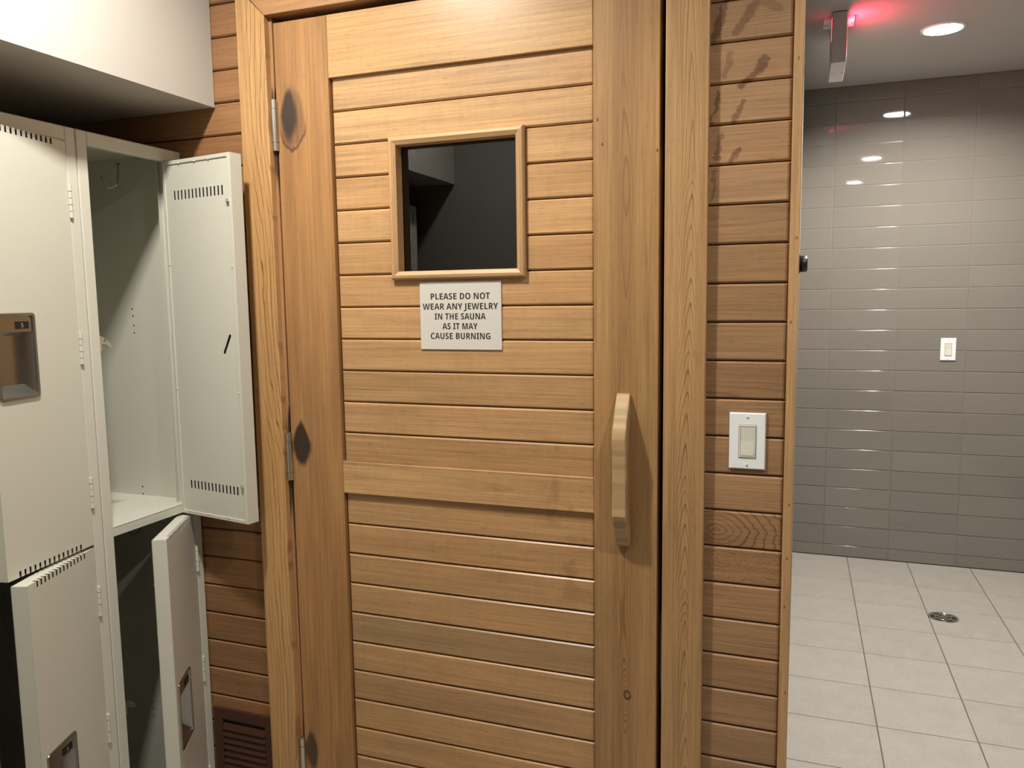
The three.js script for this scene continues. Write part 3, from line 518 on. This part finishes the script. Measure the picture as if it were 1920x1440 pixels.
// ------------------------------------------------------------------ floor drain
{
  const t = thing('floor_drain', 'round steel drain grate set in the floor tiles', 'drain', [0.6275, 0, -2.150]);
  part(t, 'rim', new THREE.LatheGeometry([[0.050, 0.0004], [0.060, 0.0004], [0.0595, 0.002], [0.051, 0.0026], [0.050, 0.0004]].map((p) => new THREE.Vector2(...p)), 40), M.brushed);
  part(t, 'well', new THREE.CircleGeometry(0.0505, 32).rotateX(-Math.PI / 2).translate(0, 0.0006, 0), M.black);
  for (let i = 0; i < 3; i++) part(t, 'bar', new RoundedBoxGeometry(0.101, 0.0022, 0.009, 2, 0.0008).rotateY(0.5 + i * Math.PI / 3).translate(0, 0.0017, 0), M.brushed);
  part(t, 'hub', new THREE.CylinderGeometry(0.012, 0.013, 0.0026, 20).translate(0, 0.0018, 0), M.brushed);
  part(t, 'ring', new THREE.TorusGeometry(0.032, 0.0032, 6, 32).rotateX(Math.PI / 2).scale(1, 0.4, 1).translate(0, 0.0016, 0), M.brushed);
}
// ------------------------------------------------------------------ exit sign seen end-on
{
  const t = thing('exit_sign', 'ceiling-hung exit sign seen end-on with red glowing letters', 'exit sign', [0.117, CEIL, -1.86]);
  const hz = 0.148, hh = 0.186, hw = 0.0265;
  part(t, 'housing', new RoundedBoxGeometry(hw * 2, hh, hz * 2, 2, 0.003).translate(0, -hh / 2 - 0.002, 0), new THREE.MeshStandardMaterial({ color: new THREE.Color().setRGB(0.55, 0.54, 0.52), roughness: 0.3 }));
  part(t, 'canopy', new RoundedBoxGeometry(0.112, 0.012, 0.10, 2, 0.002).translate(0, -0.006, 0.03), M.white);
  for (const x of [-0.048, 0.048]) part(t, 'screw', new THREE.SphereGeometry(0.004, 10, 6).scale(1, 0.4, 1).translate(x, -0.012, 0.03), M.black);
  for (const x of [-0.018, 0.018]) part(t, 'screw', new THREE.SphereGeometry(0.003, 10, 6).scale(1, 0.4, 1).translate(x, -hh - 0.002, 0.0), M.black);
  // letters E X I T on both faces, cut from bars
  const bar = (x, y, w, h, r = 0) => new THREE.BoxGeometry(w, h, 0.002).rotateZ(r).translate(x, y, 0);
  const glyph = { E: [bar(-0.018, 0, 0.013, 0.1), bar(0, 0.044, 0.048, 0.012), bar(-0.003, 0, 0.042, 0.012), bar(0, -0.044, 0.048, 0.012)], X: [bar(0, 0, 0.013, 0.108, 0.42), bar(0, 0, 0.013, 0.108, -0.42)], I: [bar(0, 0, 0.013, 0.1)], T: [bar(0, 0, 0.013, 0.1), bar(0, 0.044, 0.05, 0.012)] };
  ['E', 'X', 'I', 'T'].forEach((ch, i) => part(t, 'letter', mergeGeometries(glyph[ch]).translate([-0.098, -0.028, 0.03, 0.092][i], 0, 0).rotateY(Math.PI / 2).translate(hw + 0.0008, -0.094, 0), M.red));
  part(t, 'indicator', new THREE.BoxGeometry(0.0012, 0.075, 0.055).translate(-hw - 0.0004, -0.055, 0.112), M.red);
  const l = new THREE.RectAreaLight(new THREE.Color(1, 0.05, 0.10), 34, 0.11, 0.06); l.position.set(hw + 0.004, -0.055, 0.075); l.rotation.y = -Math.PI / 2; l.name = 'exit_glow'; t.add(l);
}
// ------------------------------------------------------------------ recessed downlights, each with its own light
for (const [x, z, I, label] of LAMPS) {
  const t = thing('recessed_downlight', label, 'downlight', [x, CEIL, z], 'recessed ceiling downlights');
  part(t, 'trim_ring', new THREE.LatheGeometry([[0.0695, 0.004], [0.0695, -0.003], [0.0725, -0.0050], [0.0830, -0.0034], [0.0840, -0.0002]].map((p) => new THREE.Vector2(...p)), 40), M.white);
  part(t, 'can', new THREE.LatheGeometry([[0.0690, 0.003], [0.0690, 0.040], [0, 0.040]].map((p) => new THREE.Vector2(...p)), 40), M.white);
  part(t, 'lens', new THREE.CylinderGeometry(0.0685, 0.0685, 0.002, 40).translate(0, 0.0225, 0), M.lens);
  const l = new THREE.RectAreaLight(new THREE.Color(...WARM), I, 0.086, 0.086); l.position.set(0, 0.0205, 0); l.rotation.x = -Math.PI / 2; l.name = 'downlight_glow'; t.add(l);
}
renderer.render(scene, camera);
